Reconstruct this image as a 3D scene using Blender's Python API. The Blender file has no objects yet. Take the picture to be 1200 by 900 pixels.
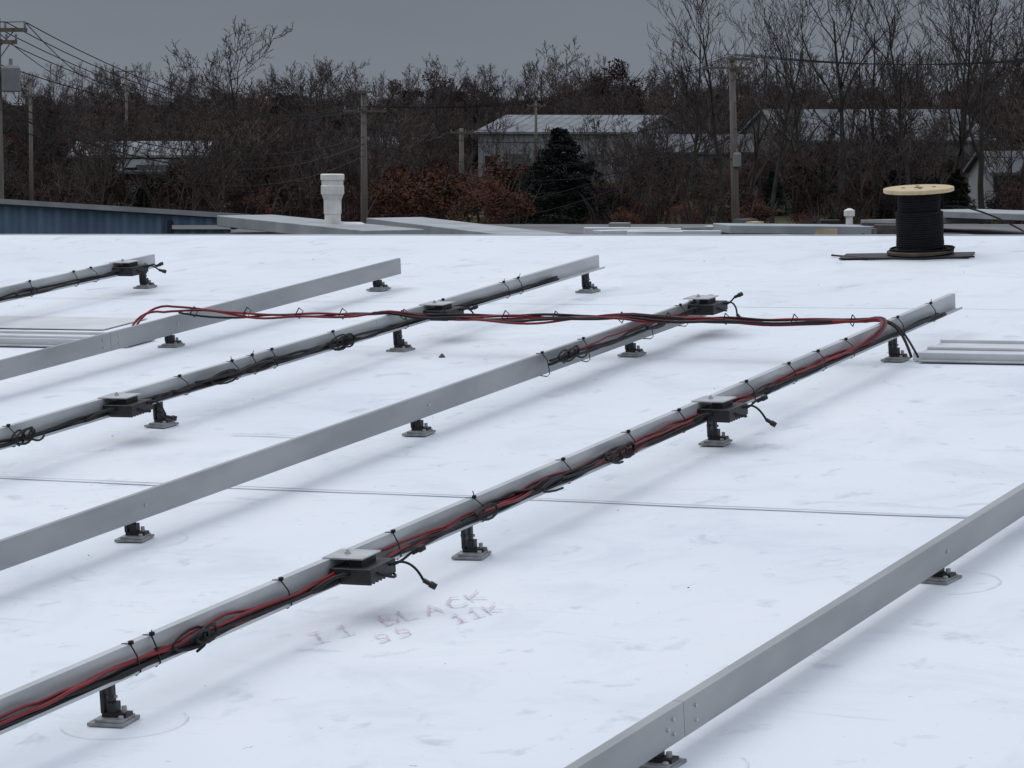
import bpy, math, random
from mathutils import Vector, Matrix, noise
rnd=random.Random(7)
scene=bpy.context.scene
# ------------------------------------------------------------------ materials
def new_mat(name):
    m=bpy.data.materials.new(name); m.use_nodes=True
    nt=m.node_tree; b=nt.nodes['Principled BSDF']; return m,nt,b
def pmat(name,c1,c2=None,scale=5.0,rough=0.6,metal=0.0,bump=0.0,bscale=None,detail=6,spec=0.5,stretch=None,rand=False):
    m,nt,b=new_mat(name); N=nt.nodes.new; L=nt.links.new
    c2=c2 or tuple(x*0.75 for x in c1)
    tc=N('ShaderNodeTexCoord'); src=tc.outputs['Object']
    if stretch:
        mp=N('ShaderNodeMapping'); mp.inputs['Scale'].default_value=stretch; L(src,mp.inputs['Vector']); src=mp.outputs['Vector']
    nz=N('ShaderNodeTexNoise'); nz.inputs['Scale'].default_value=scale; nz.inputs['Detail'].default_value=detail
    L(src,nz.inputs['Vector'])
    rp=N('ShaderNodeValToRGB'); rp.color_ramp.elements[0].position=0.35; rp.color_ramp.elements[1].position=0.65
    rp.color_ramp.elements[0].color=(*c2,1); rp.color_ramp.elements[1].color=(*c1,1)
    if rand:
        oi=N('ShaderNodeObjectInfo'); L(oi.outputs['Random'],rp.inputs['Fac'])
        rp.color_ramp.elements[0].position=0.0; rp.color_ramp.elements[1].position=1.0
        if rand=='tri':
            x=rp.color_ramp.elements.new(.8); x.color=(c1[0]*.75,c1[1]*.75,c1[2]*.8,1)
            rp.color_ramp.elements[2].color=(c1[0]*1.25,c1[1]*.82,c1[2]*.7,1)
    else: L(nz.outputs['Fac'],rp.inputs['Fac'])
    L(rp.outputs['Color'],b.inputs['Base Color'])
    b.inputs['Roughness'].default_value=rough; b.inputs['Metallic'].default_value=metal
    b.inputs['Specular IOR Level'].default_value=spec
    if bump>0:
        nb=N('ShaderNodeTexNoise'); nb.inputs['Scale'].default_value=bscale or scale*3; nb.inputs['Detail'].default_value=4
        L(src,nb.inputs['Vector']); bp=N('ShaderNodeBump'); bp.inputs['Strength'].default_value=bump; bp.inputs['Distance'].default_value=0.02
        L(nb.outputs['Fac'],bp.inputs['Height']); L(bp.outputs['Normal'],b.inputs['Normal'])
    return m
M_steel=pmat('galvanised_steel',(0.37,0.385,0.39),(0.28,0.295,0.30),scale=5,rough=0.5,metal=0.3,stretch=(1,0.3,1),bump=0.05)
M_steelO=pmat('galvanised_channel',(0.54,0.56,0.57),(0.38,0.40,0.41),scale=5,rough=0.5,metal=0.2,stretch=(1,0.3,1),bump=0.05)
M_steelL=pmat('bright_aluminium',(0.55,0.56,0.57),(0.42,0.43,0.44),scale=12,rough=0.4,metal=0.5)
M_blk=pmat('black_anodised',(0.020,0.020,0.022),(0.010,0.010,0.012),scale=30,rough=0.5,spec=0.4)
M_plate=pmat('foot_plate_metal',(0.34,0.35,0.35),(0.2,0.2,0.2),scale=25,rough=0.5,metal=0.4)
M_cab=pmat('black_cable',(0.012,0.012,0.014),(0.008,0.008,0.009),scale=40,rough=0.6,spec=0.3)
M_reel=pmat('reel_cable',(0.010,0.010,0.012),(0.006,0.006,0.007),scale=20,rough=0.8,spec=0.2)
M_red=pmat('red_cable',(0.22,0.014,0.018),(0.12,0.010,0.012),scale=6,rough=0.5,spec=0.3)
M_wood=pmat('plywood',(0.58,0.47,0.30),(0.44,0.34,0.20),scale=9,rough=0.8,stretch=(1,8,1))
M_wood2=pmat('dark_plywood',(0.10,0.07,0.05),(0.05,0.04,0.03),scale=9,rough=0.8)
M_white=pmat('white_panel',(0.64,0.655,0.68),(0.54,0.56,0.58),scale=4,rough=0.5)
M_pvc=pmat('white_pvc',(0.8,0.79,0.76),(0.62,0.61,0.58),scale=6,rough=0.45)
M_galv=pmat('light_sheet_metal',(0.40,0.42,0.44),(0.26,0.28,0.30),scale=1.5,rough=0.5,metal=0.3)
M_dkroof=pmat('grey_roofing',(0.16,0.165,0.17),(0.09,0.095,0.1),scale=0.8,rough=0.9)
M_pole=pmat('weathered_pole_wood',(0.17,0.15,0.135),(0.10,0.09,0.08),scale=3,rough=0.9,stretch=(4,4,0.3))
M_xfmr=pmat('transformer_grey',(0.24,0.25,0.26),(0.18,0.19,0.20),scale=2,rough=0.5)
M_bark=pmat('bark',(0.055,0.046,0.041),(0.028,0.024,0.022),scale=2,rough=0.95)
M_barkfar=pmat('far_bark',(0.090,0.068,0.060),(0.040,0.032,0.031),scale=2,rough=0.95,rand=True)
M_twig=pmat('bare_brush',(0.088,0.056,0.046),(0.030,0.025,0.025),scale=2,rough=1,rand='tri',spec=0.1)
M_rust=pmat('dry_oak_leaves',(0.10,0.042,0.027),(0.050,0.027,0.021),scale=0.6,rough=1,spec=0.1)
M_maroon=pmat('dark_maroon_leaves',(0.045,0.022,0.022),(0.020,0.013,0.014),scale=0.6,rough=1,spec=0.1)
M_ever=pmat('evergreen_needles',(0.016,0.021,0.018),(0.007,0.010,0.009),scale=0.8,rough=1,spec=0.1)
M_chalk=pmat('wax_crayon',(0.56,0.42,0.49),(0.72,0.69,0.74),scale=16,rough=1)
M_pencil=pmat('pencil_line',(0.62,0.65,0.69),(0.73,0.755,0.79),scale=9,rough=1)
M_seam=pmat('seam_dirt',(0.38,0.41,0.46),(0.53,0.56,0.61),scale=2,rough=0.9)
M_wall=pmat('offwhite_metal_wall',(0.46,0.47,0.48),(0.38,0.39,0.40),scale=0.5,rough=0.7)
M_wallw=pmat('warehouse_wall',(0.27,0.28,0.30),(0.20,0.21,0.225),scale=0.35,rough=0.8)
M_wall2=pmat('grey_wall',(0.125,0.13,0.135),(0.085,0.09,0.095),scale=0.4,rough=0.85)
M_roofw=pmat('pale_metal_roof',(0.23,0.245,0.265),(0.17,0.18,0.195),scale=0.3,rough=0.9,spec=.1)
M_roofg=pmat('grey_metal_roof',(0.14,0.15,0.165),(0.09,0.095,0.105),scale=0.3,rough=0.9,spec=.1)
M_glass=pmat('dark_window',(0.03,0.035,0.045),(0.02,0.022,0.03),scale=1,rough=0.15)
M_blue=pmat('blue_metal_siding',(0.12,0.19,0.28),(0.085,0.14,0.22),scale=1,rough=0.6)
M_stone=pmat('gravel_chip',(0.12,0.1,0.09),(0.05,0.05,0.05),scale=20,rough=0.9)
def ground_mat():
    m,nt,b=new_mat('winter_ground'); N=nt.nodes.new; L=nt.links.new
    tc=N('ShaderNodeTexCoord'); nz=N('ShaderNodeTexNoise'); nz.inputs['Scale'].default_value=0.05; nz.inputs['Detail'].default_value=10
    L(tc.outputs['Object'],nz.inputs['Vector']); rp=N('ShaderNodeValToRGB')
    e=rp.color_ramp.elements; e[0].position=0.35; e[0].color=(0.035,0.03,0.022,1); e[1].position=0.65; e[1].color=(0.10,0.09,0.055,1)
    x=e.new(0.5); x.color=(0.05,0.053,0.028,1)
    L(nz.outputs['Fac'],rp.inputs['Fac'])
    sp=N('ShaderNodeSeparateXYZ'); L(tc.outputs['Object'],sp.inputs[0]); mr=N('ShaderNodeMapRange'); mr.inputs[1].default_value=385; mr.inputs[2].default_value=405; L(sp.outputs['Y'],mr.inputs[0])
    n2=N('ShaderNodeTexNoise'); n2.inputs['Scale'].default_value=0.4; n2.inputs['Detail'].default_value=8; L(tc.outputs['Object'],n2.inputs['Vector'])
    r2=N('ShaderNodeValToRGB'); r2.color_ramp.elements[0].position=.35; r2.color_ramp.elements[0].color=(.012,.010,.010,1); r2.color_ramp.elements[1].position=.7; r2.color_ramp.elements[1].color=(.034,.026,.023,1); L(n2.outputs['Fac'],r2.inputs['Fac'])
    mx=N('ShaderNodeMix'); mx.data_type='RGBA'; L(mr.outputs[0],mx.inputs[0]); L(rp.outputs['Color'],mx.inputs[6]); L(r2.outputs['Color'],mx.inputs[7])
    L(mx.outputs[2],b.inputs['Base Color']); b.inputs['Roughness'].default_value=1; b.inputs['Specular IOR Level'].default_value=.02
    return m
M_ground=ground_mat()
def membrane_mat():
    m,nt,b=new_mat('white_roof_membrane'); N=nt.nodes.new; L=nt.links.new
    tc=N('ShaderNodeTexCoord')
    def nz(scale,detail=5,rough=0.55,st=None,dist=0):
        n=N('ShaderNodeTexNoise'); n.inputs['Scale'].default_value=scale; n.inputs['Detail'].default_value=detail; n.inputs['Roughness'].default_value=rough; n.inputs['Distortion'].default_value=dist
        if st:
            mp=N('ShaderNodeMapping'); mp.inputs['Scale'].default_value=st; mp.inputs['Rotation'].default_value=(0,0,.5); L(tc.outputs['Object'],mp.inputs['Vector']); L(mp.outputs['Vector'],n.inputs['Vector'])
        else: L(tc.outputs['Object'],n.inputs['Vector'])
        return n.outputs['Fac']
    def ramp(f,p0,c0,p1,c1):
        r=N('ShaderNodeValToRGB'); r.color_ramp.elements[0].position=p0; r.color_ramp.elements[1].position=p1
        r.color_ramp.elements[0].color=(*c0,1); r.color_ramp.elements[1].color=(*c1,1); L(f,r.inputs['Fac']); return r.outputs['Color']
    def mul(a,c):
        x=N('ShaderNodeMix'); x.data_type='RGBA'; x.blend_type='MULTIPLY'; x.inputs[0].default_value=1.0
        L(a,x.inputs[6]); L(c,x.inputs[7]); return x.outputs[2]
    base=ramp(nz(0.45,7,.55),0.34,(0.68,0.725,0.785),0.66,(0.76,0.795,0.84))
    smud=ramp(nz(5.0,6,0.62,(1,0.8,1),.4),0.29,(0.76,0.78,0.80),0.40,(1,1,1))
    spk=ramp(nz(20,4,0.75),0.27,(0.55,0.56,0.58),0.345,(1,1,1))
    foot=ramp(nz(1.7,8,0.68,None,.8),0.34,(0.90,0.91,0.925),0.50,(1,1,1))
    strk=ramp(nz(3.2,6,0.7,(0.35,2.4,1),.6),0.28,(0.83,0.845,0.86),0.385,(1,1,1))
    c=mul(mul(mul(mul(base,smud),spk),foot),strk)
    L(c,b.inputs['Base Color']); b.inputs['Roughness'].default_value=0.62; b.inputs['Specular IOR Level'].default_value=0.25
    bp=N('ShaderNodeBump'); bp.inputs['Strength'].default_value=0.4; bp.inputs['Distance'].default_value=0.05
    L(nz(1.1,3,0.45,(1,0.6,1)),bp.inputs['Height']); L(bp.outputs['Normal'],b.inputs['Normal'])
    return m
M_mem=membrane_mat()
# ------------------------------------------------------------------ mesh builder
class MB:
    def __init__(s): s.v=[]; s.f=[]; s.m=[]; s.mats=[]
    def mi(s,mat):
        if mat not in s.mats: s.mats.append(mat)
        return s.mats.index(mat)
    def add(s,vs,fs,mat):
        o=len(s.v); s.v+= [tuple(p) for p in vs]; k=s.mi(mat)
        for f in fs: s.f.append([i+o for i in f]); s.m.append(k)
    def box(s,c,sz,mat,R=None):
        vs=[]
        for x in(-.5,.5):
            for y in(-.5,.5):
                for z in(-.5,.5):
                    p=Vector((x*sz[0],y*sz[1],z*sz[2]))
                    if R is not None: p=R@p
                    vs.append(p+Vector(c))
        s.add(vs,[(0,1,3,2),(4,6,7,5),(0,4,5,1),(2,3,7,6),(0,2,6,4),(1,5,7,3)],mat)
    def tube(s,pts,r,mat,n=6,cap=True):
        pts=[Vector(p) for p in pts]; vs=[];fs=[]; up=None
        rs=r if isinstance(r,(list,tuple)) else [r]*len(pts)
        for i,p in enumerate(pts):
            d=(pts[min(i+1,len(pts)-1)]-pts[max(i-1,0)])
            d=d.normalized() if d.length>1e-9 else Vector((0,0,1))
            if up is None: up=d.orthogonal().normalized()
            else:
                up=up-d*up.dot(d); up=up.normalized() if up.length>1e-6 else d.orthogonal().normalized()
            w=d.cross(up)
            for k in range(n):
                a=2*math.pi*k/n; vs.append(p+(up*math.cos(a)+w*math.sin(a))*rs[i])
        for i in range(len(pts)-1):
            for k in range(n):
                fs.append((i*n+k,i*n+(k+1)%n,(i+1)*n+(k+1)%n,(i+1)*n+k))
        if cap: fs.append(tuple(range(n-1,-1,-1))); fs.append(tuple((len(pts)-1)*n+k for k in range(n)))
        s.add(vs,fs,mat)
    def lathe(s,c,prof,mat,n=24):
        vs=[];fs=[]
        for (r,z) in prof:
            for k in range(n):
                a=2*math.pi*k/n; vs.append((c[0]+r*math.cos(a),c[1]+r*math.sin(a),c[2]+z))
        for i in range(len(prof)-1):
            for k in range(n): fs.append((i*n+k,i*n+(k+1)%n,(i+1)*n+(k+1)%n,(i+1)*n+k))
        fs.append(tuple(range(n-1,-1,-1))); fs.append(tuple((len(prof)-1)*n+k for k in range(n)))
        s.add(vs,fs,mat)
    def mesh(s,name,smooth=False):
        me=bpy.data.meshes.new(name); me.from_pydata(s.v,[],s.f)
        for m in s.mats: me.materials.append(m)
        me.polygons.foreach_set('material_index',s.m)
        me.polygons.foreach_set('use_smooth',[smooth]*len(s.f))
        me.update(); return me
    def obj(s,name,parent=None,mw=None,smooth=False,bevel=0):
        ob=bpy.data.objects.new(name,s.mesh(name,smooth)); scene.collection.objects.link(ob)
        if parent is not None: ob.parent=parent
        if mw is not None: ob.matrix_world=mw
        if bevel:
            b=ob.modifiers.new('bevel','BEVEL'); b.width=bevel; b.segments=2; b.limit_method='ANGLE'
        return ob
def empty(name,mw=None):
    e=bpy.data.objects.new(name,None); scene.collection.objects.link(e); e.empty_display_size=0.2
    if mw is not None: e.matrix_world=mw
    return e
def T(x,y,z): return Matrix.Translation((x,y,z))
# ------------------------------------------------------------------ roof frame (local X across rails, Y along rails, Z normal)
U=Vector((0.42896,0.90035,0.07323)).normalized(); Nn=Vector((-0.04741,-0.05852,0.99716)); Nn=(Nn-U*Nn.dot(U)).normalized(); Xv=U.cross(Nn)
R=Matrix((( Xv.x,U.x,Nn.x,-0.1677),(Xv.y,U.y,Nn.y,11.3846),(Xv.z,U.z,Nn.z,7.3235),(0,0,0,1)))
X0,X1,Y0,Y1=-26.0,14.0,-15.0,10.63
e=empty('commercial_building')
mb=MB(); nx,ny=80,52; vs=[];fs=[]
for j in range(ny+1):
    for i in range(nx+1):
        x=X0+(X1-X0)*i/nx; y=Y0+(Y1-Y0)*j/ny
        z=0.006*noise.noise(Vector((x*0.5,y*0.4,1.3))) if 0<j<ny else 0
        vs.append((x,y,z-0.003))
for j in range(ny):
    for i in range(nx): a=j*(nx+1)+i; fs.append((a,a+1,a+nx+2,a+nx+1))
mb.add(vs,fs,M_mem); mb.obj('roof_membrane',e,R,True)
mb=MB(); cs=[(X0,Y0),(X1,Y0),(X1,Y1),(X0,Y1)]
for i in range(4):
    a,b=cs[i],cs[(i+1)%4]; pa=R@Vector((*a,-0.05)); pb=R@Vector((*b,-0.05))
    mb.add([(pa.x,pa.y,0),(pb.x,pb.y,0),pb,pa],[(0,1,2,3)],M_wall)
mb.obj('walls',e)
mb=MB()
mb.box(((X0+X1)/2,Y1+0.03,-0.06),(X1-X0,0.06,0.12),M_galv); mb.box((X0-0.03,(Y0+Y1)/2,-0.06),(0.06,Y1-Y0,0.12),M_galv); mb.box((X1+0.03,(Y0+Y1)/2,-0.06),(0.06,Y1-Y0,0.12),M_galv)
mb.obj('edge_trim',e,R)
def ribbon(mb,pts,w,z,mat,var=.6):
    pts=[Vector((p[0],p[1],z)) for p in pts]; vs=[];fs=[]
    for i,p in enumerate(pts):
        d=(pts[min(i+1,len(pts)-1)]-pts[max(i-1,0)]).normalized(); n=Vector((-d.y,d.x,0))
        ww=w*(1-var/2+var*rnd.random()); vs+= [p+n*ww/2,p-n*ww/2]
    for i in range(len(pts)-1): fs.append((2*i,2*i+1,2*i+3,2*i+2))
    mb.add(vs,fs,mat)
mb=MB(); ribbon(mb,[(-14+i*0.13,1.08+0.012*noise.noise(Vector((i*.2,0,0)))) for i in range(121)],0.020,0.004,M_seam,.25)
mb.obj('membrane_seam',e,R)
mb=MB(); ribbon(mb,[(-2.35+i*0.1,2.27+0.01*math.sin(i)) for i in range(8)],0.014,0.005,M_seam)
ribbon(mb,[(-14+i*0.3,6.9+0.01*math.sin(i)) for i in range(90)],0.010,0.005,M_pencil)
mb.obj('membrane_lap',e,R)
# ------------------------------------------------------------------ mount feet
def foot_mesh(top):
    mb=MB()
    mb.box((0,0,0.006),(0.118,0.118,0.010),M_plate)
    mb.box((0.008,-0.006,0.016),(0.09,0.09,0.009),M_plate)
    mb.lathe((0.042,-0.032,0.0205),[(0.009,0),(0.009,0.007),(0.005,0.010)],M_plate,8)
    mb.box((0.014,0,0.027),(0.082,0.044,0.012),M_blk)
    mb.box((-0.024,0,(top+0.033)/2),(0.012,0.044,top-0.033),M_blk)
    mb.box((0.004,0,0.049),(0.028,0.036,0.030),M_blk)
    mb.box((0.000,0,(0.066+top)/2),(0.013,0.026,top-0.066),M_blk)
    mb.tube([(0.038,0,0.033),(0.038,0,0.052)],0.0085,M_plate,6)
    mb.tube([(-0.038,0,0.080),(0.016,0,0.080)],0.006,M_plate,6)
    return mb.mesh('mount_foot_mesh')
FM={}
def ring(mb,cx,cy,r,a0,a1):
    ribbon(mb,[(cx+r*math.cos(a0+(a1-a0)*i/20),cy+r*math.sin(a0+(a1-a0)*i/20)) for i in range(21)],0.004,0.0055,M_pencil)
# ------------------------------------------------------------------ rails
def extrude_profile(mb,prof,y0,y1,t,mat):
    n=len(prof); P=[Vector((p[0],p[1])) for p in prof]; off=[]
    for i in range(n):
        ds=[]
        if i>0: ds.append((P[i]-P[i-1]).normalized())
        if i<n-1: ds.append((P[i+1]-P[i]).normalized())
        ns=[Vector((-d.y,d.x)) for d in ds]
        if len(ns)==1: m=ns[0]
        else:
            m=ns[0]+ns[1]; m=m*(2/m.length_squared)
        off.append(m*t)
    loop=P+[P[i]+off[i] for i in range(n-1,-1,-1)]; k=len(loop)
    vs=[(p.x,y0,p.y) for p in loop]+[(p.x,y1,p.y) for p in loop]
    fs=[(i,(i+1)%k,k+(i+1)%k,k+i) for i in range(k)]
    for i in range(n-1):
        a,b,c,d=i,i+1,k-2-i,k-1-i; fs.append((a,d,c,b)); fs.append((k+a,k+b,k+c,k+d))
    mb.add(vs,fs,mat)
OPENP=[(-0.024,0.19),(-0.024,0.203),(0,0.203),(0,0.122),(0.042,0.122),(0.042,0.133)]
def SOLIDP(z0,z1,fl=.022): return [(-0.05,z0+.012),(-0.05,z0),(0,z0),(0,z1),(-fl,z1),(-fl,z1-.012)]
rails=[('A',0.0,0.02,6.01,None),('B',-1.405,-1.43,6.0,(.082,.188)),('C',-2.86,-2.84,7.70,None),('D',-4.25,-4.30,7.66,(.082,.185)),('E',-6.11,-6.09,7.64,None),('F',1.845,1.835,1.5,(.048,.150))]
for nm,x,fx,y1,sp in rails:
    op=sp is None; y0=-8.0
    # rail F was set a hair out of parallel with the rest
    skew=Matrix.Rotation(-0.012,4,'Z') if nm=='F' else Matrix.Identity(4)
    e=empty('mounting_rail',R@T(x,0,0)@skew)
    mb=MB(); prof=OPENP if op else SOLIDP(*sp,fl=.035 if nm=='F' else .022); mat=M_steelO if op else M_steel
    cut=-2.30 if nm=='F' else {'A':3.3,'B':-3.9,'C':4.7,'D':4.2,'E':5.0}[nm]
    extrude_profile(mb,prof,y0,cut-.0015,0.003,mat)
    extrude_profile(mb,prof,cut+.0015,y1,0.003,mat)
    mb.obj('channel',e)
    mb=MB()
    if not op:
        zl,zh=sp[0]+.03,sp[1]-.03
        for ys in [cut-.08,cut+.08]:
            for z in (zl,zh): mb.tube([(-0.002,ys,z),(0.006,ys,z)],0.006,M_steelL,6)
        for k in range(-3,3):
            if k*2.44+.02<y1: mb.tube([(-0.002,k*2.44+0.02,(zl+zh)/2),(0.006,k*2.44+0.02,(zl+zh)/2)],0.006,M_steelL,6)
        mb.box((-.006,cut,(sp[0]+sp[1])/2),(.003,.3,sp[1]-sp[0]-.02),M_steel)
    else:
        for k in range(-3,3): mb.tube([(0.022,k*2.44,0.124),(0.022,k*2.44,0.134)],0.008,M_steelL,6)
    mb.obj('bolts',e)
    if op not in FM: FM[op]=foot_mesh(0.119 if op else 0.150)
    ks=[k for k in range(-3,5) if y0<k*2.44<y1]
    if nm=='F': ks=[-3,-2,-1,0]
    for k in ks:
        yy=k*2.44+(0.05 if k>1 else 0)+(0.1 if k>2 else 0)
        o=bpy.data.objects.new('foot_%d'%(k+4),FM[op]); scene.collection.objects.link(o); o.parent=e
        o.location=(fx-x-(0 if op else .02),yy,0); o.rotation_euler=(0,0,rnd.uniform(-.15,.15))
        if nm=='F': o.scale=(1.1,1.1,.85)
mb=MB()
for cx,cy,a0,a1 in [(0.05,-2.43,-2.6,0.9),(1.85,-2.43,-2.2,0.8),(1.85,-0.03,-1.2,1.6),(0.05,2.44,-2,0.5),(-1.43,0,-1.5,1.2),(-2.86,2.45,-2.0,1)]:
    ring(mb,cx,cy,0.19,a0,a1)
mb.obj('pencil_marks',None,R)
# ------------------------------------------------------------------ microinverters
def connector(mb,p,d,l=0.05):
    p=Vector(p); d=Vector(d).normalized()
    mb.tube([p,p+d*l*0.5,p+d*l*0.52,p+d*l],[0.009,0.009,0.013,0.012],M_blk,8)
def bez(a,b,c,d,n=12):
    a,b,c,d=map(Vector,(a,b,c,d)); return [a*(1-t)**3+3*b*t*(1-t)**2+3*c*t*t*(1-t)+d*t**3 for t in [i/n for i in range(n+1)]]
def inverter(x,y,seed):
    r=random.Random(seed); e=empty('microinverter',R@T(x,y,0)@Matrix.Rotation(r.uniform(-.06,.06),4,'Z'))
    mb=MB(); mb.box((0.085,0,0.155),(0.155,0.20,0.050),M_blk)
    for k in range(7): mb.box((0.085,-0.08+k*0.027,0.127),(0.14,0.006,0.012),M_blk)
    mb.obj('housing',e,None,bevel=0.006)
    mb=MB(); mb.box((0.045,0,0.2085),(0.15,0.15,0.005),M_steelL); mb.box((0.085,0,0.190),(0.05,0.11,0.022),M_blk)
    mb.tube([(0.03,0,0.209),(0.03,0,0.226)],0.006,M_steelL,6)
    mb.lathe((0.03,0,0.211),[(0.012,0),(0.012,0.008)],M_steelL,6)
    mb.obj('mounting_plate',e)
    mb=MB(); k=1.0 if seed==0 else .78
    def P(a,b,c): return (0.16+(a-.16)*k,0.05+(b-.05)*k,0.165+(c-.165)*k*(1 if seed%3 else .8))
    e1=P(0.26+r.uniform(-.02,.02),0.09+r.uniform(-.03,.03),0.10+r.uniform(-.02,.04)); p=bez((0.16,0.05,0.165),P(0.21,0.06,0.20),P(0.25,0.07,0.17),e1); mb.tube(p,0.005,M_cab,6); connector(mb,e1,(0.05,0.02,-0.05+r.uniform(-.02,.05)),0.05)
    e2=P(0.21,0.14+r.uniform(-.03,.03),0.19+r.uniform(-.03,.02)); p=bez((0.16,0.08,0.16),P(0.19,0.12,0.17),P(0.2,0.13,0.2),e2); mb.tube(p,0.005,M_cab,6); connector(mb,e2,(0.04,0.05,0.02),0.05)
    p=bez((0.16,-0.05,0.16),P(0.22,-0.02,0.12),P(0.20,0.1,0.1),(0.06,0.16,0.14)); mb.tube(p,0.005,M_cab,6)
    p=bez((0.08,-0.1,0.16),(0.08,-0.18,0.18),(0.05,-0.2,0.16),(0.03,-0.3,0.14)); mb.tube(p,0.006,M_cab,6)
    p=bez((0.08,0.1,0.16),(0.08,0.2,0.16),(0.05,0.25,0.15),(0.03,0.35,0.14)); mb.tube(p,0.006,M_cab,6)
    mb.obj('pigtails',e,None,True)
for i,(x,y) in enumerate([(0,-0.96),(0,2.38),(-2.86,2.05),(-2.86,5.35),(-1.41,5.72),(-6.11,7.2),(-2.86,-1.3),(-6.11,3.9)]): inverter(x,y,i)
# ------------------------------------------------------------------ cables
def run(mb,x,y0,y1,z,amp,r,mat,seed,n=6):
    pts=[];y=y0
    while y<=y1:
        pts.append((max(.004+r,x+amp*(noise.noise(Vector((seed*3.1,y*1.7,0)))*1.4+0.5*noise.noise(Vector((seed*3.1,y*5,4))))),y,max(.126+r,z+amp*0.9*(noise.noise(Vector((seed*7.7,y*1.9,9)))+0.5*noise.noise(Vector((seed*7.7,y*6,2)))))));y+=0.06
    mb.tube(pts,r,mat,n)
def loop(mb,x,y,z,ry,rz,r=0.0045,turns=1.6,seed=0):
    q=random.Random(seed); pts=[]; ph=q.uniform(0,6); n=int(turns*14)
    for i in range(n+1):
        a=ph+2*math.pi*i/14; k=1+0.22*math.sin(a*0.37+seed); pts.append((x+0.012*math.sin(a*0.5+seed)+0.0015*i/turns,y+ry*k*math.cos(a)+0.03*i/n,z+rz*k*math.sin(a)*(.8+.2*math.cos(a))))
    mb.tube(pts,r,M_cab,6)
def tie(mb,x,y,zt=0.205,zb=0.118,seed=0):
    q=random.Random(seed*13+5); w=0.046; s=q.uniform(-.022,.022)
    pts=[(x-0.026,y,zt+0.001),(x+0.005,y,zt+0.003),(x+0.036,y+s,zt-0.03),(x+w,y+s,zb+0.01),(x+0.03,y+s,zb-0.003),(x-0.01,y,zb)]
    mb.tube(pts,0.0026,M_cab,4); mb.box((x+0.008,y,zt+0.007),(0.013,0.013,0.011),M_cab)
    if q.random()<.35:
        d=Vector((q.uniform(-.012,.012),q.uniform(-.01,.01),q.uniform(.008,.022))); p=Vector((x+0.008,y,zt+0.008)); mb.tube([p,p+d],0.002,M_cab,4)
e=empty('wire_harness',R)
mb=MB()
for s,(dx,dz,r) in enumerate([(0.030,0.142,0.0055),(0.040,0.150,0.0055),(0.020,0.158,0.005)]): run(mb,dx,-8,4.6,dz+0.004,0.022,r,M_red,s+1)
mb.obj('red_wires',e,None,True)
mb=MB()
for s,(dx,dz,r) in enumerate([(0.030,0.131,0.008),(0.038,0.137,0.007),(0.012,0.140,0.006),(0.044,0.146,0.006)]): run(mb,dx,-8,5.7,dz,0.015,r,M_cab,s+11)
for a,b in [(-.1,1.6),(-2.2,-1.7),(.4,1.3)]: run(mb,.035,a,b,.16,.03,.006,M_cab,a*3+50)
y=-3.1;s=0
while y<5.6:
    if abs(y+0.96)>.15 and abs(y-2.38)>.15: tie(mb,0,y,seed=s)
    s+=1; y+=rnd.choice([.12,.4,.55,.8,.65])
for i,(yy,ry,rz) in enumerate([(-2.05,.10,.04),(-1.95,.06,.03),(0.02,.07,.03),(0.62,.13,.028),(1.25,.08,.034),(1.36,.06,.03),(2.95,.12,.02)]): loop(mb,0.052,yy,0.158,ry,rz,0.005,1.6,i)
mb.obj('black_wires',e,None,True)
for nm,x,segs,loops in [('C',-2.86,[(-8,7.0)],[(1.2,.07,.045),(1.28,.05,.035),(2.95,.12,.03),(3.3,.15,.02),(4.15,.09,.04),(4.25,.06,.035)]),('E',-6.11,[(-8,7.5)],[(6.0,.12,.03)]),('B',-1.405,[(3.7,5.9)],[(3.85,.09,.04),(3.98,.06,.035),(5.0,.12,.02)])]:
    e2=empty('wire_harness',R@T(x,0,0)); mb=MB(); off=0.008 if nm=='B' else 0
    for a,b in segs:
        for s,(dx,dz) in enumerate([(0.026,0.133),(0.036,0.138),(0.03,0.152)]): run(mb,dx+off,a,b,dz,0.016,0.007,M_cab,s+30+ord(nm))
        if nm=='B': run(mb,0.03,4.0,5.6,0.165,0.02,0.005,M_red,77)
        if nm=='C':
            for a2,b2 in [(2.5,4.5),(2.7,3.7),(3.0,4.4)]: run(mb,.036,a2,b2,.158,.035,.007,M_cab,a2*7)
        y=max(a,0.3);s=0
        while y<b:
            if not(nm=='C' and (abs(y-2.05)<.15 or abs(y-5.35)<.15)): tie(mb,0,y,seed=s+99,zt=.205 if nm!='B' else .19,zb=.118 if nm!='B' else .08)
            s+=1; y+=rnd.choice([.2,.5,.8,.65])
    for i,(yy,ry,rz) in enumerate(loops): loop(mb,0.052,yy,0.155,ry,rz,0.005,1.8,i+20)
    mb.obj('wires',e2,None,True)
e=empty('cable_bundle',R); mbR=MB(); mbB=MB()
def cross(seed,xs,xe,yo,dz):
    pts=[]; n=int((xe-xs)/0.05)
    supports=[-4.26,-2.86,-1.42,0.0]
    for i in range(n+1):
        x=xs+(xe-xs)*i/n
        sag=0
        for a,b in zip(supports[:-1],supports[1:]):
            if a<=x<=b: t=(x-a)/(b-a); sag=-0.022*4*t*(1-t)
        ph=noise.noise(Vector((x*1.6,seed*5.3,0.2))); ph2=noise.noise(Vector((x*2.6,seed*9.1,5.2)))
        pts.append(Vector((x,4.86+yo+0.06*ph+0.01*math.sin(x*9+seed),0.216+dz+sag+0.026*ph2)))
    return pts
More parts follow.
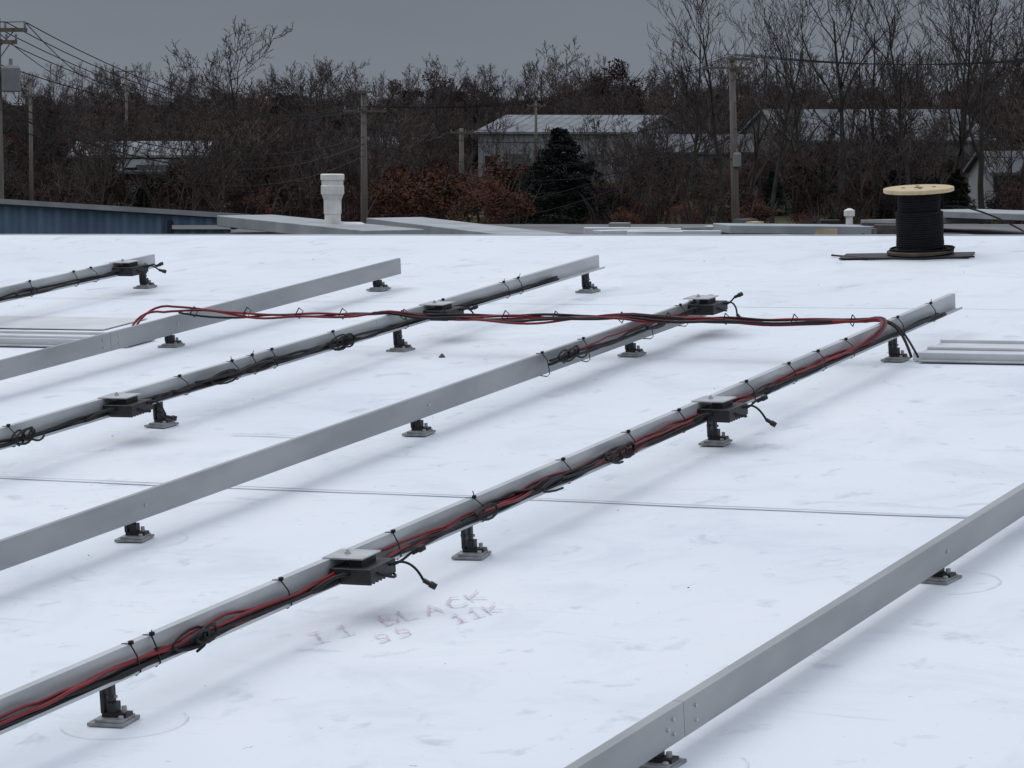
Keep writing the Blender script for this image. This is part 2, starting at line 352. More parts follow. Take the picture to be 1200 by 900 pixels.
for s,(mat,xs,yo,dz,r) in enumerate([(M_red,-4.30,0.0,0.0,0.0068),(M_red,-4.28,0.03,0.008,0.0068),(M_cab,-2.95,-0.02,0.004,0.0075),(M_cab,-2.9,0.02,0.012,0.0075),(M_red,-2.4,-0.03,0.0,0.0065),(M_cab,-4.2,0.01,-0.004,0.006)]):
    pts=cross(s,xs,-0.10,yo,dz)
    if xs<-4.2:
        a=pts[0]; pts=bez(a+Vector((-0.10,-0.22-0.07*s,-0.11)),a+Vector((-0.14,-0.12,-0.02)),a+Vector((-0.12,0.01,0.015)),a,8)[:-1]+pts
    a=pts[-1]
    if mat is M_cab and s!=3: tail=bez(a,a+Vector((0.14,0.0,0.02)),a+Vector((0.20,-0.05,-0.03)),Vector((0.15+0.012*s,4.72,0.05)),10)[1:]
    else: tail=bez(a,a+Vector((0.12,-0.0,0.03)),Vector((0.1,4.7,0.2)),Vector((0.035,4.35-0.1*s,0.15)),10)[1:]
    (mbR if mat is M_red else mbB).tube(pts+tail,r,mat,7)
for k in range(13):
    x=-4.1+k*0.33+rnd.uniform(-.09,.09); y=4.88; z=0.205
    mbB.tube([(x,y-0.045,z),(x,y,z+0.034),(x,y+0.045,z+0.01),(x,y,z-0.026),(x,y-0.045,z)],0.0032,M_cab,4)
mbR.obj('red_cables',e,None,True); mbB.obj('black_cables',e,None,True)
# ------------------------------------------------------------------ low trays on the roof
def tray(x0,x1,y0,y1):
    e=empty('roof_tray',R); mb=MB(); cx,cy=(x0+x1)/2,(y0+y1)/2; w,d=x1-x0,y1-y0
    mb.box((cx,cy,0.018),(w,d,0.024),M_white)
    mb.box((cx,y0-0.012,0.024),(w,0.02,0.044),M_white); mb.box((cx,y1+0.012,0.024),(w,0.02,0.044),M_white)
    mb.box((cx,y0+d*.5,0.038),(w-0.02,0.07,0.014),M_white)
    mb.box((cx,y0-0.05,0.008),(w*0.98,0.05,0.008),M_steel)
    mb.obj('tray_body',e,None,bevel=0.003)
tray(0.12,4.5,4.93,5.36); tray(-9.5,-4.56,4.86,5.12)
mb=MB(); mb.box((-7.0,5.75,0.006),(3.7,0.5,0.004),M_white); mb.obj('membrane_patch',None,R)
mb=MB()
mb.add([(0.02*math.cos(a)*(1+.3*math.sin(3*a)),0.016*math.sin(a),0.0) for a in [i*math.pi/4 for i in range(8)]]+[(0.002,0.001,0.022)],[(i,(i+1)%8,8) for i in range(8)],M_stone)
mb.obj('debris_pebble',None,R@T(-2.48,4.72,0.003))
mb=MB()
for k in range(60):
    x=rnd.uniform(-7,4); y=rnd.uniform(-3,10); s=rnd.uniform(.002,.004); mb.box((x,y,0.005+s/3),(s*rnd.uniform(1,3),s,s*.6),M_stone,Matrix.Rotation(rnd.uniform(0,3),3,'Z'))
mb.obj('roof_debris',None,R)
G={'I':[[(0,0),(.5,0)],[(.25,0),(.25,1)],[(0,1),(.5,1)]],'1':[[(.1,.75),(.3,1),(.28,0)],[(.05,0),(.5,.02)]],'B':[[(.05,0),(.04,1)],[(0,1),(.42,.85),(.3,.58),(.05,.52)],[(.05,.52),(.5,.38),(.45,.08),(0,0)]],
'L':[[(0,1),(.05,0),(.45,.03)]],'a':[[(0,0),(.25,.9),(.48,0)],[(.1,.35),(.4,.35)]],'C':[[(.5,.8),(.25,1),(0,.6),(.05,.15),(.3,0),(.55,.15)]],'K':[[(0,1),(.03,0)],[(.5,.95),(.05,.45),(.5,0)]],
'S':[[(.5,.9),(.1,1),(.08,.55),(.42,.5),(.42,.08),(0,.02)]]}
mb=MB()
def write(txt,org,bd,ud,sz):
    c=0
    for ch in txt:
        if ch in G:
            jx,jy=rnd.uniform(-.06,.06),rnd.uniform(-.10,.10)
            for st in G[ch]:
                pts=[]
                for a,b in zip(st[:-1],st[1:]):
                    for t in range(4): pts.append((a[0]+(b[0]-a[0])*t/4,a[1]+(b[1]-a[1])*t/4))
                pts.append(st[-1]); pp=[]
                for (px,py) in pts:
                    q=org+bd*((c+px+jx)*sz*0.98)+ud*((py+jy)*sz)+Vector((rnd.uniform(-.002,.002),rnd.uniform(-.002,.002))); pp.append((q.x,q.y))
                ribbon(mb,pp,0.0068,0.0052,M_chalk,.9)
        c+=0.74
write('I1 BLaCK',Vector((0.14,-1.40)),Vector((0.32,0.93)),Vector((-.62,.76)),0.145)
write('SS  11K',Vector((0.34,-1.33)),Vector((0.32,0.93)),Vector((-.62,.76)),0.12)
mb.obj('crayon_writing',None,R)
# ------------------------------------------------------------------ cable spool
e=empty('cable_spool',R@T(-1.31,9.43,0.02)); mb=MB()
mb.lathe((0,0,0.0),[(0.215,0),(0.22,0.003),(0.22,0.018),(0.215,0.021)],M_wood2,40); mb.obj('bottom_flange',e,None)
mb=MB(); mb.lathe((0,0,0.405),[(0.227,0),(0.232,0.003),(0.232,0.024),(0.228,0.027)],M_wood,40); mb.lathe((0,0,0.433),[(0.03,0),(0.028,0.002)],M_wood2,16)
for k in range(4): mb.lathe((0.1*math.cos(k*1.57+.4),0.1*math.sin(k*1.57+.4),0.4325),[(0.012,0),(0.012,0.006)],M_steel,8)
mb.obj('top_flange',e,None)
mb=MB(); pts=[]
mb.lathe((0,0,0.022),[(0.125,0),(0.125,0.382)],M_reel,32)
for lay,(rr,z0,z1) in enumerate([(0.134,0.03,0.398),(0.150,0.03,0.285)]):
    n=int((z1-z0)/0.0145); pts=[]
    for i in range(n*24): a=2*math.pi*i/24; q2=rr+0.003*noise.noise(Vector((i*.01,lay,0))); pts.append((q2*math.cos(a),q2*math.sin(a),z0+0.0145*i/24+.002*noise.noise(Vector((i*.03,lay,3)))))
    mb.tube(pts,0.0082,M_reel,6)
mb.tube([(0.17*math.cos(a)*(1+.05*a),0.17*math.sin(a),0.03+0.002*math.sin(a*3)) for a in [i*.3 for i in range(30)]],0.008,M_reel,6)
mb.tube(bez((0.14,0.02,0.30),(0.3,0.12,0.34),(0.5,0.5,0.12),(0.42,1.1,0.0))+bez((0.42,1.1,0),(0.4,1.15,0),(.3,1.17,-.1),(.3,1.2,-.3),4)[1:],0.006,M_reel,6)
mb.obj('wound_cable',e,None,True)
mb=MB(); mb.box((-1.38,9.36,0.0095),(0.86,0.26,0.011),M_blk,Matrix.Rotation(0.14,3,'Z')); mb.obj('plywood_board',None,R,bevel=0.003)
mb=MB(); mb.tube([(-1.9,9.35,0.012),(-1.6,9.18,0.012),(-1.2,9.15,0.012),(-0.9,9.3,0.012)],0.007,M_cab,6); mb.obj('loose_cable',None,R,True)
# ------------------------------------------------------------------ background (bearing/elevation survey -> world coordinates)
K=3631.0
def gx(px,d): return (px-600)/K*d
def gz(py,d): return 9-(py-120)/K*d
def terrain(x,y):
    t=max(0,min(1,(y-395)/240.0)); return 6.3*t*t*(3-2*t)+ (0.5*noise.noise(Vector((x*.02,y*.02,0))) if y>70 else 0)
mb=MB(); xs=[-1500+i*50 for i in range(61)]; ys=[-600,-300,-100,0]+[40+i*20 for i in range(40)]+[900,1200,1600,2200,3000]
vs=[(x,y,terrain(x,y)) for y in ys for x in xs]; w=len(xs)
mb.add(vs,[(j*w+i,j*w+i+1,(j+1)*w+i+1,(j+1)*w+i) for j in range(len(ys)-1) for i in range(w-1)],M_ground); mb.obj('ground',None,None,True)
e=empty('neighbouring_building'); mb=MB()
xa,xb,ya,yb=gx(285,48),gx(1500,48),27.0,50.0
mb.box(((xa+xb)/2,(ya+yb)/2,3.4),(xb-xa,yb-ya,6.8),M_wall); mb.obj('walls',e)
mb=MB(); mb.box(((xa+xb)/2,(ya+yb)/2,6.92),(xb-xa+.2,yb-ya+.2,0.24),M_dkroof); mb.obj('roof_deck',e)
mb=MB()
def strip(x0,z0,x1,z1,d0,d1,hh=0.12,ww=0.5,mat=M_galv):
    a=Vector((x0,d0,z0)); b=Vector((x1,d1,z1)); dd=(b-a); ang=math.atan2(dd.y,dd.x); el=math.atan2(dd.z,math.hypot(dd.x,dd.y))
    Rm=(Matrix.Rotation(ang,3,'Z')@Matrix.Rotation(-el,3,'Y')); mb.box((a+b)/2,(dd.length,ww,hh),mat,Rm)
strip(gx(287,47),7.22,gx(462,42),7.20,47,42,0.16,0.9); strip(gx(462,46),7.22,gx(745,39),7.12,46,39,0.16,0.9)
strip(gx(845,44),7.22,gx(1010,44.5),7.18,44,44.5,0.12,0.8); strip(gx(1105,48),7.30,gx(1300,44),7.36,48,44,0.10,1.2); strip(gx(1040,49),7.12,gx(1130,47),7.22,49,47,0.08,1.0); strip(gx(1100,42),7.16,gx(1260,40),7.16,42,40,0.1,1.0)
strip(gx(700,45),7.12,gx(860,46),7.12,45,46,0.06,0.3,M_white); strip(gx(760,41),7.1,gx(980,41.5),7.08,41,41.5,0.05,0.25,M_blk)
strip(gx(735,43),7.18,gx(800,43),7.18,43,43,0.09,0.3,M_white)
mb.obj('roof_metal_sheets',e,None,bevel=0.01)
mb=MB()
for k in range(30):
    px=rnd.uniform(700,1080); d=rnd.uniform(42,48); mb.box((gx(px,d),d,7.12),(rnd.uniform(.15,.9),rnd.uniform(.1,.4),rnd.uniform(.04,.18)),rnd.choice([M_white,M_galv,M_wood,M_blk,M_stone,M_dkroof]),Matrix.Rotation(rnd.uniform(-.6,.6),3,'Z'))
mb.obj('roof_clutter',e)
mb=MB(); cx=gx(995,45); mb.lathe((cx,45,7.04),[(.09,0),(.05,.06),(.05,.3),(.08,.32),(.08,.40),(.02,.43)],M_pvc,14); mb.obj('small_vent',e,None)
mb=MB(); mb.tube([(gx(930,42),42,7.1),(gx(1000,42),42.2,7.16),(gx(1080,41),41.6,7.1)],0.03,M_blk,8); mb.obj('conduit',e)
d=44; e=empty('vent_pipe'); cx=gx(390,d); mb=MB()
mb.lathe((cx,d,7.0),[(.15,0),(.12,.04),(.115,.1),(.115,.42),(.125,.43),(.125,.62),(.155,.70),(.165,.71),(.165,.82),(.155,.83),(.155,.90),(.17,.91),(.17,.98),(.16,.99)],M_pvc,28); mb.obj('pipe',e,None)
mb=MB(); mb.lathe((cx+.3,d-.1,7.0),[(.22,0),(.22,.2),(.2,.27),(.12,.31)],M_pvc,22); mb.obj('vent_cap',e,None)
# blue building
e=empty('blue_metal_building'); mb=MB(); d=62; x0,x1=gx(-260,d),gx(283,d); z0,z1=7.26,6.66; n=110; vs=[];fs=[]; DP=14; DZ=1.6
for i in range(n+1):
    t=i/n; x=x0+(x1-x0)*t; off=[0,0,-.06,-.06][i%4]; zz=z0+(z1-z0)*t
    vs+=[(x,d+off,0),(x,d+off,zz)]
for i in range(n): fs.append((2*i,2*i+2,2*i+3,2*i+1))
mb.add(vs,fs,M_blue); mb.add([(x0,d,0),(x0,d+DP,0),(x0,d+DP,z0-DZ),(x0,d,z0)],[(0,1,2,3)],M_blue); mb.add([(x1,d,0),(x1,d+DP,0),(x1,d+DP,z1-DZ),(x1,d,z1)],[(3,2,1,0)],M_blue)
mb.add([(x0,d+DP,0),(x1,d+DP,0),(x1,d+DP,z1-DZ),(x0,d+DP,z0-DZ)],[(0,1,2,3)],M_blue); mb.obj('siding',e)
mb=MB(); a=Vector((x0,d,z0+.02)); b=Vector((x1,d,z1+.02)); h9=.10
mb.add([a+Vector((-.2,-.2,0)),b+Vector((.2,-.2,0)),b+Vector((.2,DP,-DZ)),a+Vector((-.2,DP,-DZ)),a+Vector((-.2,-.2,h9)),b+Vector((.2,-.2,h9)),b+Vector((.2,DP,h9-DZ)),a+Vector((-.2,DP,h9-DZ))],[(0,3,2,1),(4,5,6,7),(0,1,5,4),(1,2,6,5),(2,3,7,6),(3,0,4,7)],M_galv)
mb.obj('roof',e)
mb=MB(); bx=gx(200,d); mb.box((bx,d-.12,5.9),(0.10,0.1,1.5),M_blk); mb.box((gx(275,d),d-.12,5.9),(0.12,0.1,1.3),M_wall); mb.box((bx+.7,d-.12,6.52),(1.3,0.1,0.08),M_wall); mb.obj('downspout',e)
def shed(name,x0,x1,d,dep,zb,ze,zr,wm,rm,ang=0,wins=4):
    e=empty(name,T((x0+x1)/2,d,0)@Matrix.Rotation(ang,4,'Z')); w=(x1-x0)/2; mb=MB(); g=zb
    mb.add([(-w,0,g),(w,0,g),(w,0,ze),(-w,0,ze)],[(0,1,2,3)],wm); mb.add([(-w,dep,g),(w,dep,g),(w,dep,ze),(-w,dep,ze)],[(3,2,1,0)],wm)
    for s in(-1,1): mb.add([(s*w,0,g),(s*w,dep,g),(s*w,dep,ze),(s*w,dep/2,zr),(s*w,0,ze)],[(0,1,2,3,4)],wm)
    mb.obj('walls',e); mb=MB(); o=.4
    for y0,y1,za,zb2 in((-o,dep/2,ze-.05,zr),(dep+o,dep/2,ze-.05,zr)):
        mb.add([(-w-o,y0,za),(w+o,y0,za),(w+o,y1,zb2),(-w-o,y1,zb2),(-w-o,y0,za+.25),(w+o,y0,za+.25),(w+o,y1,zb2+.25),(-w-o,y1,zb2+.25)],[(0,1,2,3),(7,6,5,4),(0,4,5,1),(0,3,7,4),(1,5,6,2)],rm)
    k=int(2*w/1.2)
    for i in range(k): 
        x=-w+1.2*i+.6; mb.add([(x,-o,ze+.22),(x+.08,-o,ze+.22),(x+.08,dep/2,zr+.29),(x,dep/2,zr+.29)],[(0,1,2,3)],M_roofg)
        mb.add([(x,-.02,g),(x+.06,-.02,g),(x+.06,-.02,ze),(x,-.02,ze)],[(0,1,2,3)],M_wall2)
    mb.obj('roof',e); mb=MB()
    for i in range(wins):
        x=-w+(i+.5)*2*w/wins
        if i%3==1: mb.box((x,-.05,g+1.6),(3.0,.06,3.2),M_wall2)
        else: mb.box((x,-.05,g+2.4),(1.4,.06,1.1),M_glass)
    mb.obj('windows',e); return e
shed('white_warehouse',gx(556,350),gx(745,350),350,24,0,5.5,7.3,M_wallw,M_roofw,-.30,6)
shed('long_warehouse',gx(925,330),gx(1165,330),330,30,0,4.8,8.0,M_wall2,M_roofg,0.12,8)
shed('long_warehouse',gx(770,340),gx(880,340),340,16,0,3.4,5.2,M_wall2,M_roofg,0,4)
shed('industrial_shed',gx(85,320),gx(240,320),320,14,0,3.4,4.7,M_wall2,M_roofw,0,5)
shed('industrial_shed',gx(430,345),gx(480,345),345,14,0,3.9,4.9,M_wall2,M_roofw,0.3,2)
shed('small_house',gx(1162,250),gx(1230,250),250,8,0,3.2,4.8,M_wallw,M_roofg,0.1,3)
shed('small_house',gx(140,290),gx(192,290),290,6,0,2.4,3.4,M_wallw,M_roofg,0.0,2)
# ------------------------------------------------------------------ utility poles
def pole(px0,ptop,d,r,arms,lean=0,xf=None,base=0):
    x=gx(px0,d); zt=gz(ptop,d); e=empty('utility_pole',T(x,d,0)); mb=MB()
    mb.tube([(lean,0,base),(lean*.5,0,zt*.5),(0,0,zt)],[r*1.25,r*1.1,r*.85],M_pole,10); mb.obj('post',e,None,True)
    mb=MB(); tips=[]
    for (za,w0,w1,rot) in arms:
        z=gz(za,d); c,s=math.cos(rot),math.sin(rot); Rm=Matrix.Rotation(rot,3,'Z'); mid=(w0+w1)/2
        mb.box(Rm@Vector((mid,-r,z)),(w1-w0,.1,.12),M_pole,Rm)
        for sg in (-1,1): mb.tube([Rm@Vector((mid+sg*(w1-w0)*.3,-r,z)),(0,-r,z-.6)],.02,M_pole,4)
        for k in range(4):
            xx=w0+(w1-w0)*(.04+.92*k/3); p=Rm@Vector((xx,-r,z+.06)); mb.lathe(p,[(.02,0),(.04,.04),(.03,.1),(.04,.14),(.02,.18)],M_xfmr,8); tips.append(Vector((x,d,0))+p+Vector((0,0,.18)))
    mb.obj('crossarm',e)
    if xf:
        mb=MB()
        for (dx,zz,rr,hh) in xf: mb.lathe((dx,-.15,gz(zz,d)),[(rr*.9,0),(rr,.04),(rr,hh),(rr*.8,hh+.08),(.06,hh+.1),(.05,hh+.28)],M_xfmr,14); mb.box((dx*.5,-.1,gz(zz,d)+hh*.6),(abs(dx)+.05,.06,.08),M_blk)
        mb.obj('transformer',e)
    return tips
t1=pole(0,22,92,.13,[(36,-.95,.9,0.1),(50,-.3,.6,0.1)],0,[(.42,108,.28,.7)])
t2=pole(427,104,150,.15,[(130,-1.0,1.1,.1),(108,-.3,.6,.1)])
t3=pole(856,66,150,.17,[(70,-.25,1.0,.1),(80,-1.5,.9,.1)],.35,[(.28,195,.2,.6)])
t4=pole(38,98,200,.12,[(112,-.6,.6,.1)])
t5=pole(1420,40,130,.16,[(50,-1.1,1.1,.3)])
t6=pole(150,78,330,.15,[(84,-1,1,.2)])
t7=pole(541,150,260,.2,[(155,-1,1,.2)])
t8=pole(628,118,330,.15,[(124,-1.,1.,.2)])
mb=MB()
def wire(a,b,sag,r=.016):
    a,b=Vector(a),Vector(b); mb.tube([a.lerp(b,t)-Vector((0,0,sag*4*t*(1-t))) for t in [i/20 for i in range(21)]],r,M_cab,4,False)
for i in range(4):
    wire(t1[i],t2[i],1.4); wire(t2[i],t3[i],.9,.013); wire(t3[i],t5[i],.8,.018); wire(t1[i],(-60,40+i*.5,13),1,.014)
    if i%2: wire(t2[i],t7[i],.8); wire(t4[i],t2[i],1,.013); wire(t7[i],t8[i],1,.02); wire(t1[i],t6[i],2,.016)
def W3(px,py,d): return (gx(px,d),d,gz(py,d))
wire(W3(0,118,92),W3(427,160,150),1.2,.022); wire(W3(0,128,92),W3(427,168,150),1.5,.03); wire(W3(-100,90,80),W3(427,175,150),1.3,.014)
wire(W3(0,75,92),W3(427,128,150),1.0,.018); wire(W3(0,140,92),W3(427,182,150),1.7,.02)
wire(W3(427,165,150),W3(858,150,150),1.5,.02); wire(W3(427,172,150),W3(860,158,150),1.9,.025); wire(W3(427,150,150),W3(858,128,150),1.1,.02)
wire(W3(858,150,150),W3(430,250,190),1.3,.02); wire(W3(859,160,150),W3(430,262,190),1.6,.025); wire(W3(858,120,150),W3(1500,150,120),1,.02); wire(W3(858,150,150),W3(1500,165,120),1,.02)
mb.obj('overhead_wires')
# ------------------------------------------------------------------ trees
def bare_tree(seed,H,spread=1.0,mat=M_bark,r0=None,fork=.3,twr=.016,dens=1.0,ang=(18,48)):
    q=random.Random(seed); mb=MB(); r0=r0 or H*.013
    def grow(p,d,r,ln,lev):
        ns=[9,7,5,3,2][lev]; pts=[p.copy()]; rs=[r]; dd=d.copy(); kids=[]
        for i in range(ns):
            wig=[.12,.24,.3,.32,.35][lev]
            dd=(dd+Vector((q.uniform(-wig,wig),q.uniform(-wig,wig),q.uniform(-wig*.5,wig*.7)+(.06 if lev<3 else .03)))).normalized()
            p=p+dd*(ln/ns); t=(i+1)/ns; pts.append(p.copy()); rs.append(max(twr*.7,r*(1-.78*t)))
            if lev<4 and t>=(fork if lev==0 else .25):
                m=[1.5,1.15,1.05,1.0][lev]*dens; c=int(m)+(1 if q.random()<m-int(m) else 0)
                for _ in range(c): kids.append((p.copy(),dd.copy(),rs[-1],t))
        mb.tube(pts,rs,mat,[6,4,3,3,3][lev],False)
        for (kp,kd,kr,t) in kids:
            ax=Vector((q.uniform(-1,1),q.uniform(-1,1),q.uniform(-.4,.4))).cross(kd)
            if ax.length<1e-3: continue
            an=math.radians(q.uniform(*ang)*(spread if lev==0 else 1)); nd=Matrix.Rotation(an,3,ax.normalized())@kd
            nd=(nd+Vector((0,0,.13))).normalized()
            grow(kp,nd,max(twr,kr*q.uniform(.5,.8)),ln*[.55,.52,.5,.5][lev]*q.uniform(.7,1.15)*(1.15-.5*t),lev+1)
    grow(Vector((0,0,-.3)),Vector((q.uniform(-.08,.08),q.uniform(-.08,.08),1)).normalized(),r0,H*.86,0)
    return mb.mesh('bare_tree_mesh')
def leaves(mb,q,c,rad,n,s,mat,wd=.55,upb=0):
    vs=[];fs=[]
    for i in range(n):
        while True:
            v=Vector((q.uniform(-1,1),q.uniform(-1,1),q.uniform(-1,1)))
            if v.length<1: break
        v=v*(.55+.45*v.length); p=Vector(c)+Vector((v.x*rad[0],v.y*rad[1],v.z*rad[2]))
        a=(Vector((q.uniform(-1,1),q.uniform(-1,1),q.uniform(-1,1)))+Vector((v.x*upb*.5,v.y*upb*.5,upb))).normalized(); b=a.orthogonal().normalized(); ss=s*q.uniform(.5,1.4); k=len(vs)
        vs+=[p+a*ss,p+b*ss*wd,p-a*ss,p-b*ss*wd*.8]; fs.append((k,k+1,k+2,k+3))
    mb.add(vs,fs,mat)
def brush(seed,H,W,n,s,mat,wd=.55,upb=0):
    q=random.Random(seed); mb=MB()
    for k in range(7): 
        x,y=q.uniform(-W*.2,W*.2),q.uniform(-W*.2,W*.2); mb.tube([(x,y,-.3),(x*1.8,y*1.8,H*.5),(x*3+q.uniform(-.4,.4),y*3,H*q.uniform(.75,1.0))],[.12,.08,.02],M_barkfar,4,False)
    for k in range(14):
        a=q.uniform(0,6.28); rr=W*.5*math.sqrt(q.random())*.75; z=H*q.uniform(.12,.85); f=1.2-.7*z/H
        leaves(mb,q,(rr*math.cos(a)*f,rr*math.sin(a)*f,z),(W*.2,W*.2,H*.16),n//14,s,mat,wd,upb)
    return mb.mesh('brush_mesh')
def inst(name,me,parent,x,y,z,sc,rot,sx=1):
    o=bpy.data.objects.new(name,me); scene.collection.objects.link(o); o.location=(x,y,z); o.scale=(sc*sx,sc*sx,sc); o.rotation_euler=(0,0,rot)
    if parent is not None: o.parent=parent
    return o
TM=[bare_tree(i+3,14,1.0,M_bark,dens=.94,twr=.015) for i in range(4)]
TW=bare_tree(77,12,1.3,M_bark,fork=.25,dens=1.0,twr=.02,ang=(28,62))
TF=[bare_tree(20+i,11,1.1,M_barkfar,None,.25,.034,.9,(22,58)) for i in range(3)]
BR=[brush(40+i,7,6,1500,.40,M_twig,.11,.8) for i in range(3)]; BRr=[brush(50,6,6,1800,.17,M_rust)]; BRm=[brush(52,7,6,1800,.19,M_maroon)]
BRd=[brush(60,8,6.5,1800,.22,M_ever)]
for i,(px,d,ty,sx) in enumerate([(803,235,22,.9),(850,240,8,1.0),(905,232,30,1.0),(985,230,-5,1.15),(1030,238,12,.9),(1070,228,2,1.05),(1108,240,-10,1.),(1150,226,-6,1.1),(1190,236,-14,1.),(945,262,42,1),(1235,238,0,1),(1130,262,20,1.1),(880,258,45,1)]):
    top=gz(ty,d); inst('bare_tree',TM[i%4],None,gx(px,d),d,0,top/13.2,rnd.uniform(0,6.28),sx)
for px,d,ty,sx in [(290,255,38,1.0),(380,330,76,1.1),(500,345,74,1.1),(95,350,88,1.1)]:
    top=gz(ty,d); inst('bare_tree',TW,None,gx(px,d),d,0,top/11.6,px*.7,sx)
def evergreen(seed,H,W):
    q=random.Random(seed); e=MB(); e.tube([(0,0,-.2),(0,0,H*.98)],[.16,.03],M_bark,6,False)
    n=26
    for k in range(n):
        t=k/n; z=H*(.05+.93*t); r=W*.5*(1-t)**.7*q.uniform(.7,1.2)+.12
        for j in range(7):
            a=q.uniform(0,6.28); rr=r*q.uniform(.4,.9)
            e.tube([(0,0,z),(rr*math.cos(a),rr*math.sin(a),z-.1*r)],[.03,.012],M_bark,3,False)
            leaves(e,q,(rr*math.cos(a),rr*math.sin(a),z-.12*r),(r*.38,r*.38,H*.035),60,.12,M_ever)
    return e.mesh('evergreen_mesh')
EV=evergreen(3,8,6)
inst('evergreen_tree',EV,None,gx(657,215),215,0,.93,0,1.4); inst('evergreen_tree',EV,None,gx(630,222),222,0,.62,1,1.5); inst('evergreen_tree',EV,None,gx(690,220),220,0,.62,2,1.5)
for px,d,s in [(1045,235,.5),(1120,240,.5),(905,250,.45)]: inst('evergreen_tree',EV,None,gx(px,d),d,0,s,px,1.3)
e=empty('distant_woodland'); q=random.Random(5)
for row,d in enumerate([410,432,460,495,535,575,612,640]):
    hw=.172*d+15; x=-hw
    while x<hw:
        dd=d+q.uniform(-12,12); z=terrain(x,dd)-.3; px=x/dd*K+600
        g=(.88+.26*max(0,min(1,(px-650)/450)))*(1-.1*(px<130)); g*=1+.30*noise.noise(Vector((x*.05,row*3,0)))
        if q.random()<.75: inst('woodland_tree',q.choice(TF),e,x,dd,z,g*q.uniform(.75,1.1),q.uniform(0,6.3),q.uniform(.9,1.3))
        if q.random()<.95:
            m=q.random(); me=q.choice(BR) if m<.82 else (BRr[0] if m<.91 else (BRm[0] if m<.98 else BRd[0]))
            inst('woodland_brush',me,e,x+q.uniform(-2,2),dd+3,z-.4,g*q.uniform(.7,1.25),q.uniform(0,6.3),q.uniform(1.1,1.5))
        x+=q.uniform(4.2,7)
for px,py,s in [(515,82,1.4),(548,92,1.1),(712,68,1.6),(735,82,1.3),(470,92,1.0),(155,94,1.0),(575,98,1.0),(680,92,1.1)]:
    inst('woodland_brush',BRm[0],e,gx(px,600),600,gz(py,600)-7*s,s,px,1.2)
e=empty('hedgerow_brush')
def scatter(x0,x1,d0,d1,n,hs,kinds,trees=.35):
    for i in range(n):
        d=q.uniform(d0,d1); px=q.uniform(x0,x1); x=gx(px,d); 
        inst('brush',q.choice(kinds),e,x,d,-.3,q.uniform(*hs),q.uniform(0,6.3),q.uniform(1,1.4))
        if q.random()<trees: inst('sapling',q.choice(TF),e,x+1,d+1,-.2,q.uniform(.5,.85),q.uniform(0,6.3),1.1)
scatter(-60,460,200,300,60,(.4,.8),BR,.6)
scatter(20,420,200,300,12,(.4,.7),BRr,0); scatter(0,420,200,280,5,(.4,.6),BRd,0)
scatter(455,600,205,260,13,(.6,.92),BRr,.3); scatter(420,545,260,330,16,(.5,.8),BR,.6); scatter(560,760,230,330,12,(.28,.45),BR,.5)
scatter(700,1260,200,300,70,(.3,.7),BR,.6); scatter(700,1260,200,240,8,(.2,.45),BRr,0); scatter(760,1260,210,300,8,(.35,.6),BRd,0); scatter(770,1260,270,322,22,(.6,.95),BR,.6)
scatter(760,1260,345,400,22,(.6,1.0),BR,.5); scatter(-60,540,335,400,44,(.6,1.1),BR,.7); scatter(540,770,388,402,14,(.8,1.15),BR,.9)
# ------------------------------------------------------------------ camera
cam=bpy.data.cameras.new('camera'); co=bpy.data.objects.new('camera',cam); scene.collection.objects.link(co)
cam.sensor_width=36; cam.lens=36*K/1200; cam.clip_start=.1; cam.clip_end=6000
co.location=(0,0,9); co.rotation_euler=(math.pi/2-math.atan(330/K),0,0); scene.camera=co
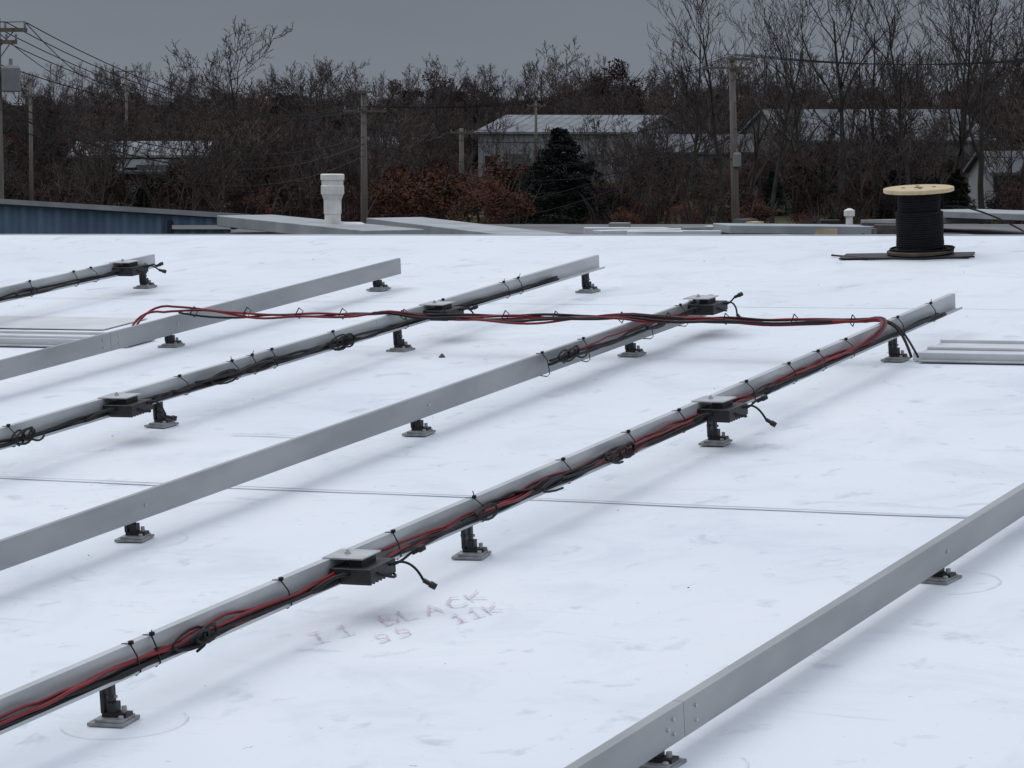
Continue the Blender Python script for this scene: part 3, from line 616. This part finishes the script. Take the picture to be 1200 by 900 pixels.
# ------------------------------------------------------------------ light
el,az=math.radians(52),math.radians(-50)
sd=Vector((math.sin(az)*math.cos(el),math.cos(az)*math.cos(el),math.sin(el)))
sl=bpy.data.lights.new('sun','SUN'); sl.energy=0.86; sl.angle=math.radians(35); sl.color=(1,.985,.96)
so=bpy.data.objects.new('sun',sl); scene.collection.objects.link(so); so.rotation_euler=(-sd).to_track_quat('-Z','Y').to_euler(); so.location=(0,0,60)
wd=bpy.data.worlds.new('World'); scene.world=wd; wd.use_nodes=True; nt=wd.node_tree; nt.nodes.clear(); N=nt.nodes.new; L=nt.links.new
out=N('ShaderNodeOutputWorld'); bg=N('ShaderNodeBackground'); bg2=N('ShaderNodeBackground'); ad=N('ShaderNodeAddShader')
sky=N('ShaderNodeTexSky'); sky.sky_type='NISHITA'; sky.sun_disc=False; sky.sun_elevation=el; sky.sun_rotation=az; sky.dust_density=3
L(sky.outputs[0],bg.inputs[0]); bg.inputs[1].default_value=.006
tc=N('ShaderNodeTexCoord'); sp=N('ShaderNodeSeparateXYZ'); L(tc.outputs['Generated'],sp.inputs[0]); rp=N('ShaderNodeValToRGB'); rp.color_ramp.interpolation='EASE'
el_=rp.color_ramp.elements; el_[0].position=0; el_[0].color=(.180,.203,.242,1); el_[1].position=1; el_[1].color=(.96,1.01,1.11,1); k=el_.new(.06); k.color=(.145,.166,.203,1); k=el_.new(.35); k.color=(.49,.52,.585,1)
L(sp.outputs['Z'],rp.inputs[0])
mp=N('ShaderNodeMapping'); mp.inputs['Scale'].default_value=(1.5,1.5,9); L(tc.outputs['Generated'],mp.inputs[0]); nz=N('ShaderNodeTexNoise'); nz.inputs['Scale'].default_value=2.2; nz.inputs['Detail'].default_value=5; L(mp.outputs[0],nz.inputs['Vector'])
mr=N('ShaderNodeMapRange'); mr.inputs[1].default_value=.3; mr.inputs[2].default_value=.7; mr.inputs[3].default_value=.92; mr.inputs[4].default_value=1.12; L(nz.outputs['Fac'],mr.inputs[0])
L(rp.outputs[0],bg2.inputs[0]); L(mr.outputs[0],bg2.inputs[1]); L(bg.outputs[0],ad.inputs[0]); L(bg2.outputs[0],ad.inputs[1]); L(ad.outputs[0],out.inputs[0])
scene.view_settings.view_transform='Standard'; scene.view_settings.look='None'; scene.view_settings.exposure=0
